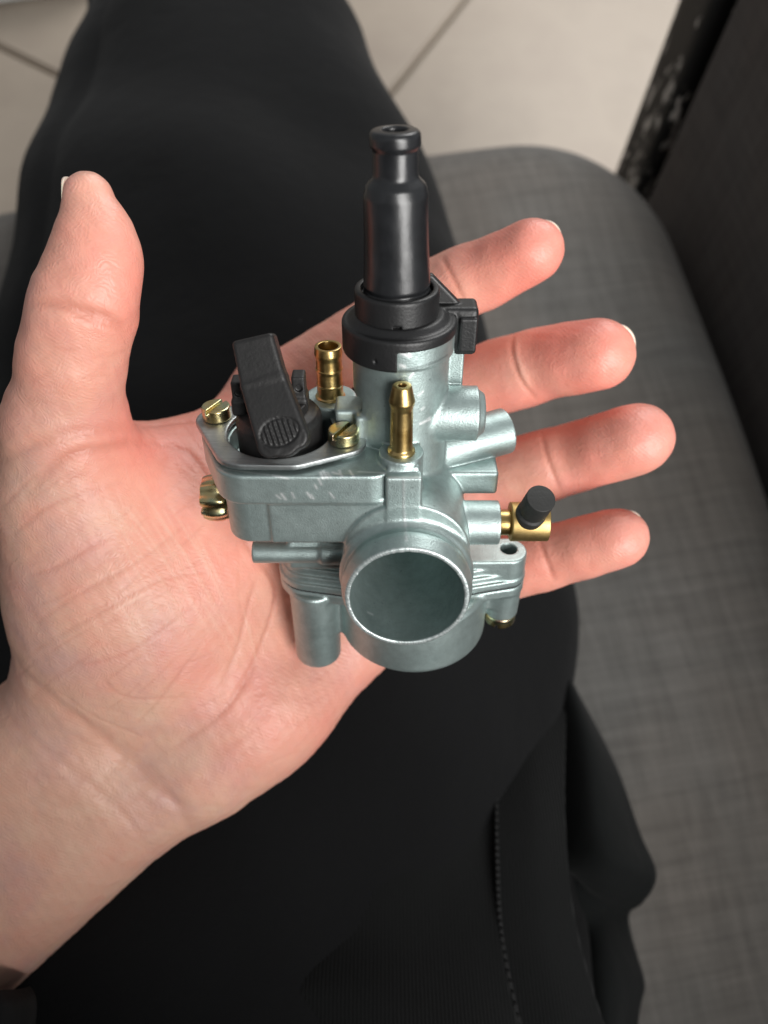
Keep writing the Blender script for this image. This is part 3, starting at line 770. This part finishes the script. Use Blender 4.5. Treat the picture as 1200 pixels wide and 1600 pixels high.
# neck down to the float bowl and stepped flange
FLG = [(-25, -0.5, 9.6), (2, 5, 20.0), (31, -3.2, 5.6)]
B.u(p_box((-18, -9, -18), (15, 18, 4), 2.0), 1.5)
B.u(p_plan(FLG, -19.6, -17.2, 0.0, 0.35), 0.0)
B.u(p_plan(FLG, -17.6, -15.0, 0.9, 0.45), 0.3)
B.u(p_plan(FLG, -15.4, -12.6, 1.8, 0.45), 0.3)
B.u(p_plan(FLG[:2], -13.0, -9.0, 2.8, 0.6), 0.4)
B.u(p_box((-30, -13, -9), (-6, 2, 1), 1.2), 0.8)
B.u(p_plan([(12, -3.6, 5.2), (31, -3.2, 5.3)], -17.5, -10.0, 0.0, 0.6), 0.3)
B.u(p_cyl((-39.2, -12, -3.2), (-19, -12, -3.2), 3.0, 0.35), 0.3)
B.u(p_cyl((-21, -12, -3.2), (-6, -12, -3.2), 3.4, 0.6), 1.0)
# intake cavity, screw hole, boss bores
B.sub(p_rev_y(BX, BZ, [(-33, 14.15), (-31.6, 14.1), (-10, 13.2), (14, 12.0)], 0.085))
B.sub(p_cyl((31.2, -2.8, -30), (31.2, -2.8, -5), 2.3, 0.1), 0.2)
bV, bQ = B.surface(); bV = smooth_mesh(bV, bQ, 2)
def scratches(V, Q, segs):
    bt = BVHTree.FromPolygons([Vector(v) for v in V], [tuple(map(int, q)) for q in Q]); out = np.zeros(len(V))
    for (u0, v0, u1, v1, a, wd) in segs:
        pts = []
        for t in np.linspace(0, 1, 5):
            h = bt.ray_cast(Vector(CC), Vector(carb_ray(u0+(u1-u0)*t, v0+(v1-v0)*t)))
            if h[0] is not None: pts.append(np.array(h[0]))
        if len(pts) > 2:
            D, T = polyline_dist(V, np.array(pts), 2); out = np.maximum(out, a*np.exp(-(D/wd)**2))
    return out
segs = [(501, 738, 505, 748, 1, .35), (505, 736, 511, 746, 1, .4), (511, 738, 516, 744, .8, .35), (498, 749, 502, 757, .8, .3), (492, 758, 495, 763, .8, .3), (520, 738, 530, 741, 1, .35), (530, 735, 534, 744, .9, .3), (546, 735, 552, 744, .9, .3),
        (480, 770, 486, 778, 1, .3), (486, 773, 490, 779, .8, .3), (456, 770, 460, 778, .7, .3), (440, 772, 446, 780, 1, .35), (432, 774, 438, 779, .8, .3), (515, 770, 522, 778, .7, .3), (425, 742, 450, 748, .7, .3), (350, 733, 420, 742, .5, .3), (560, 737, 600, 739, .7, .3),
        (640, 590, 646, 583, .8, .3), (655, 617, 661, 612, .8, .3), (657, 662, 672, 655, 1, .35), (668, 655, 672, 652, .8, .3), (659, 640, 662, 637, .7, .3), (607, 746, 658, 746, .6, .35), (631, 748, 631, 800, .35, .35), (632, 800, 635, 845, .5, .35), (628, 552, 640, 556, 1, .5), (626, 571, 632, 573, .9, .4), (575, 957, 582, 960, .6, .35)]
body = fast_mesh('body', bV*K, bQ, M_cast, cb); lip = np.clip((-31.55-(bV[:, 1]-0.085*(bV[:, 2]-BZ)))/0.3, 0, 1)*(np.hypot(bV[:, 0]-BX, bV[:, 2]-BZ) < 15.6)*(0.22+0.36*np.sin(np.arctan2(bV[:, 2]-BZ, bV[:, 0]-BX)*47+3*np.sin(np.arctan2(bV[:, 2]-BZ, bV[:, 0]-BX)*9))**2)
set_attr(body, 'scratch', np.maximum(lip, scratches(bV, bQ, segs))); set_attr(body, 'seam', scratches(bV, bQ, [(626, 579, 640, 577, .7, .25), (640, 577, 662, 572, .7, .25), (662, 572, 684, 564, .6, .25), (684, 564, 699, 555, .6, .25), (630, 750, 630, 782, .7, .22), (629, 784, 631, 812, .7, .22), (632, 815, 634, 843, .5, .22), (625, 582, 626, 602, .5, .22)]))

# float bowl under the gasket
L_ = Field((-38, -27, -54), (39, 28, -18), 0.33)
L_.u(p_plan(FLG, -23.6, -20.3, 0.1, 0.4))
L_.u(p_cyl((4.6, -0.8, -21), (4.6, -0.8, -40.6), 22.0, 2.0), 1.0)
L_.u(p_cyl((-24.4, -5.4, -21), (-24.4, -5.4, -50.2), 7.2, 1.0, 6.9), 0.6)
L_.u(p_box((-24, -8, -39), (0, 6, -21), 1.0), 1.5)
L_.u(p_cyl((31, -3.4, -21), (31, -3.4, -33.6), 5.2, 0.4, 4.9), 0.5)
L_.u(p_box((10, -7.6, -29.5), (31, 1, -22), 0.8), 1.2)
lV, lQ = L_.surface(); lV = smooth_mesh(lV, lQ, 2)
bowl = fast_mesh('float_bowl', lV*K, lQ, M_cast, cb); set_attr(bowl, 'scratch', np.zeros(len(lV)))
field_obj('gasket', [(p_plan(FLG, -20.5, -19.4, 0.35, 0.2), 0)], (-37, -18, -22), (39, 28, -18), 0.4, M_dark, cb, K, 1)

# starter cover plate
PL = Field((-55, -26, 28), (-5, 18, 34), 0.30)
PL.u(p_plan([(-46.4, 1.0, 5.6), (-37.0, -11.8, 8.2), (-26.0, -12.6, 7.6), (-14.0, -9.4, 5.6), (-30, -4.2, 15.0)], 28.9, 30.5, 0, 0.25, [(0, 1), (1, 2), (2, 3), (0, 4), (4, 3), (1, 4), (2, 4)]))
PL.sub(p_cyl((-30, -4.2, 26), (-30, -4.2, 36), 13.1, 0.1), 0.2)
PL.sub(p_box((-24, 4.0, 26), (-8, 20, 36), 0.2), 0.2)
V, Q = PL.surface(); fast_mesh('cover_plate', smooth_mesh(V, Q, 2)*K, Q, M_plate, cb)

def screw(loc, r, hgt, ang, mat, axis=(0, 0, 1)):
    f = Field((-r-1, -r-1, -3), (r+1, r+1, hgt+1), 0.16)
    f.u(p_cyl((0, 0, 0), (0, 0, hgt), r, 0.45, r*0.97)); f.u(p_cyl((0, 0, -2.6), (0, 0, 0.3), r*0.5, 0.1))
    ca, sa = math.cos(ang), math.sin(ang)
    f.sub(p_box((-r-2, -0.55, -1.5), (r+2, 0.55, 1.5), 0.05, np.array([[ca, -sa, 0], [sa, ca, 0], [0, 0, 1]]), (0, 0, hgt+0.1)))
    V, Q = f.surface(); V = smooth_mesh(V, Q, 2)
    q = np.array(Vector((0, 0, 1)).rotation_difference(Vector(axis)).to_matrix())
    return fast_mesh('screw', (V @ q.T+np.array(loc))*K, Q, mat, cb)
screw((-46.6, 1.4, 30.6), 3.7, 3.4, R(62), M_plated)
screw((-13.9, -9.4, 30.6), 3.9, 3.2, R(58), M_plated)
screw((31, -3.4, -33.8), 4.7, 3.6, R(20), M_plated, (0, 0, -1))

# starter lever, its collar and prongs
lathe('choke_collar', fillet([(10.6, 22), (10.6, 34.2), (9.6, 35.6), (7.2, 36.2), (7.2, 38.4), (0.01, 38.4)], 0.5), M_plastic, cb, (-30, -4.2, 0))
for xx, zz, yy in ((-39.0, 44.4, -3.6), (-24.6, 45.2, -2.6)):
    field_obj('prong', [(p_box((xx-1.6, yy-2.2, 35.5), (xx+1.6, yy+2.2, zz), 0.5), 0), (p_box((xx-1.9, yy-2.8, 35.5), (xx+1.9, yy+2.8, 39.5), 0.6), 1.0), (p_cyl((xx, yy-4, zz-3), (xx, yy-1.6, zz-3), 0.9, 0.1), 0.1, 's')],
              (xx-4, yy-5, 34.5), (xx+4, yy+5, zz+1), 0.22, M_plastic, cb, K, 2)
LV = Field((-44, -28, 28), (-14, 8, 64), 0.28)
pA, pB, pC = np.array([-27.0, -18.6, 36.2]), np.array([-31.8, -10.2, 48.0]), np.array([-33.6, -6.2, 56.2])
def lever_box(a, b, w0, w1, t):                        # tapered bar between two points, its broad side towards -y/+z
    ax = (b-a)/np.linalg.norm(b-a); L = np.linalg.norm(b-a); nz = np.array([-0.10, -0.80, 0.60]); nz = nz-ax*(nz@ax); nz /= np.linalg.norm(nz); sx = np.cross(ax, nz)
    Mm = np.stack([sx, nz, ax], 1); c = (a+b)/2
    def fn(X, Y, Z):
        x, y, z = X-c[0], Y-c[1], Z-c[2]
        lx = Mm[0, 0]*x+Mm[1, 0]*y+Mm[2, 0]*z; ly = Mm[0, 1]*x+Mm[1, 1]*y+Mm[2, 1]*z; lz = Mm[0, 2]*x+Mm[1, 2]*y+Mm[2, 2]*z
        ww = w0+(w1-w0)*np.clip(lz/L+0.5, 0, 1); rd = 0.9
        dx, dy, dz = np.abs(lx)-ww+rd, np.abs(ly)-t+rd, np.abs(lz)-L/2+rd
        return np.minimum(np.maximum(dx, np.maximum(dy, dz)), 0)+np.sqrt(np.maximum(dx, 0)**2+np.maximum(dy, 0)**2+np.maximum(dz, 0)**2)-rd
    e = np.full(3, L/2+max(w0, w1)+t)
    return (fn, (c-e, c+e)), nz, sx, ax
b1, nz1, sx1, ax1 = lever_box(pA, pB, 6.1, 5.3, 2.6)
b2, nz2, sx2, ax2 = lever_box(pB-ax1*1.5, pC, 5.3, 4.8, 2.6)
LV.u(b1).u(b2, 0.8)
LV.u(p_cyl(pA-nz1*2.4+sx1*3.2, pA+nz1*2.6+sx1*3.2, 2.9, 0.7), 0.2).u(p_cyl(pA-nz1*2.4-sx1*3.2, pA+nz1*2.6-sx1*3.2, 2.9, 0.7), 0.2)
LV.u(p_cyl(pA-nz1*2.4+ax1*0.9, pA+nz1*2.6+ax1*0.9, 4.6, 0.7), 0.4)
LV.u(p_cone(pB-nz1*4, (-30, -4.2, 37), 4.2, 5.0), 1.0)
gc = pA+nz1*2.6+ax1*0.8
for i in range(-3, 4):                                 # thumb grooves
    wl = 2.9*math.sqrt(max(0.1, 1-(i/4.4)**2))
    LV.sub(p_cone(gc+sx1*i*1.15-ax1*wl*0.85+ax1*1.3, gc+sx1*i*1.15+ax1*wl*0.85+ax1*1.3, 0.32, 0.32), 0.15)
for i in range(24):                                    # oval rim around the grooves
    a0_, a1_ = 2*math.pi*i/24, 2*math.pi*(i+1)/24
    LV.sub(p_cone(gc+sx1*4.5*math.cos(a0_)+ax1*(3.1*math.sin(a0_)+1.3), gc+sx1*4.5*math.cos(a1_)+ax1*(3.1*math.sin(a1_)+1.3), 0.28, 0.28), 0.1)
V, Q = LV.surface(); fast_mesh('choke_lever', smooth_mesh(V, Q, 2)*K, Q, M_plastic, cb)

# brass fittings
lathe('vent_nipple', fillet([(3.35, 29.8), (3.35, 31.2), (2.75, 31.9), (2.6, 42.4), (2.75, 43.2), (3.05, 44.4), (2.15, 48.4), (0.95, 48.4), (0.85, 40), (0.01, 39)], 0.22), M_brass, cb, (0, -14.4, 0))
lathe('fuel_inlet', fillet([(3.9, 32.6), (3.9, 33.3), (3.45, 33.6), (3.3, 36.4), (3.5, 36.9), (3.35, 37.1), (3.3, 40.2), (3.52, 41.1), (3.32, 41.3), (3.3, 43.9), (3.62, 45.2), (3.35, 47.2), (2.5, 47.2), (2.4, 40), (0.01, 39)], 0.2), M_brass, cb, (-18, 8, 0))
lathe('air_screw_stem', fillet([(0.01, 24), (3.4, 24), (3.4, 31), (0.01, 31)], 0.2), M_brass, cb, (0, -10, 5.3), (1, 0, 0))
lathe('cross_barrel', fillet([(0.01, 29.0), (5.2, 29.0), (5.2, 38.9), (0.01, 38.9)], 0.35), make_brass('brushed_brass', 0.12), cb, (0, -10, 5.6), (1, 0, 0))
pd = np.array([0.12, -0.436, 0.887]); pb = np.array([33.2, -10.8, 6.8])
lathe('rubber_plug', fillet([(0.01, 2), (3.9, 2.0), (3.9, 4.6), (3.2, 5.0), (3.2, 6.0), (3.75, 6.5), (3.7, 12.6), (0.01, 12.6)], 0.3), make_plastic('plug_rubber', (0.017, 0.017, 0.016), 0.5, 0.7, 900, 0.0003), cb, tuple(pb), tuple(pd))
# idle screw with a fluted knob on the left
KN = Field((-55, -13, 0), (-40, 5, 18), 0.22)
def knob(X, Y, Z):
    yy, zz = Y+4.4, Z-9.4; q = np.sqrt(yy**2+zz**2); an = np.arctan2(zz, yy)
    return np.maximum(q-5.6*np.sqrt(np.maximum(1-((X+48.6)/6.5)**2, 0.05))-0.35*np.cos(9*an+0.8), np.abs(X+48.6)-2.9)*0.7-0.35
KN.u((knob, (np.array([-53, -12, 1]), np.array([-44, 4, 17]))))
KN.u(p_cyl((-47, -4.4, 9.4), (-41, -4.4, 9.4), 2.9, 0.2), 0.3)
KN.sub(p_box((-55, -12, 8.8), (-51.3, 4, 10.0), 0.1))
V, Q = KN.surface(); fast_mesh('idle_screw', smooth_mesh(V, Q, 3)*K, Q, M_plated, cb)

# cap, ring, boot, cable hook
CP = Field((-16, -16, 48), (21, 16, 70), 0.30)
CP.u(p_cyl((0, 0, 50.6), (0, 0, 58.2), 13.4, 0.8))
CP.sub(p_box((-0.6, -30, 40), (30, 1.5, 55.6), 0.2))
CP.sub(p_cyl((0, 0, 40), (0, 0, 55.6), 12.5, 0.1))
CP.u(p_cyl((0, 0, 57.2), (0, 0, 59.6), 13.0, 0.3, 10.2), 0.4)
CP.u(p_box((8, 1.6, 55.4), (18.6, 8.6, 59.6), 1.1), 0.5)
CP.u(p_box((13.0, 1.4, 47.6), (18.6, 8.0, 59.2), 1.2), 0.3)
CP.u(p_box((14.2, 0.5, 48.8), (18.4, 2.4, 57.6), 0.4), 0.1)
for k in range(1):
    s = math.sqrt(0.5)
    CP.u(p_box((0, 3.2, 0), (14, 5.2, 8), 0.3, np.array([[s, 0, s], [0, 1, 0], [-s, 0, s]]), (9.0, 5.4, 59.4)), 0.3)
CP.sub(p_box((-20, -20, 66.5), (30, 20, 80), 0.1))
CP.sub(p_ell((-5.6, -12.5, 53.0), (0.45, 0.8, 0.9)), 0.1)
V, Q = CP.surface(); fast_mesh('cap', (smooth_mesh(V, Q, 2)+np.array([-0.55, 0, 0]))*K, Q, M_capplastic, cb)
RG = Field((-11, -11, 57), (11, 11, 67), 0.25)
RG.u(p_cyl((0, 0, 58.9), (0, 0, 65.6), 9.7, 0.7)); RG.sub(p_cyl((0, 0, 64.0), (0, 0, 70), 8.2, 0.2), 0.2)
RG.sub(p_box((-0.9, -12, 57), (0.9, -8.8, 60.2), 0.15), 0.1)
V, Q = RG.surface(); fast_mesh('cap_ring', (smooth_mesh(V, Q, 2)+np.array([-1.15, 0, 0]))*K, Q, M_capplastic, cb)
def bw(a, z): return 0.006*math.sin(a*2+z*0.3)+0.004*math.sin(3*a-z*0.7)
lathe('rubber_boot', fillet([(7.6, 62.5), (7.6, 65.6), (7.2, 66.2), (7.5, 67.0), (7.35, 70.0), (7.1, 76.0), (6.95, 82), (6.85, 86.2), (6.3, 88.2), (4.9, 89.6), (4.72, 90.4), (4.65, 94.9), (4.8, 95.2), (5.25, 95.8), (5.3, 97.8), (4.8, 98.6), (2.8, 98.8), (2.5, 98.3), (2.4, 80), (0.01, 79)], 0.5, 4), M_boot, cb, (0.25, 0, -0.6), (-0.022, 0, 1), n=96, wob=bw)
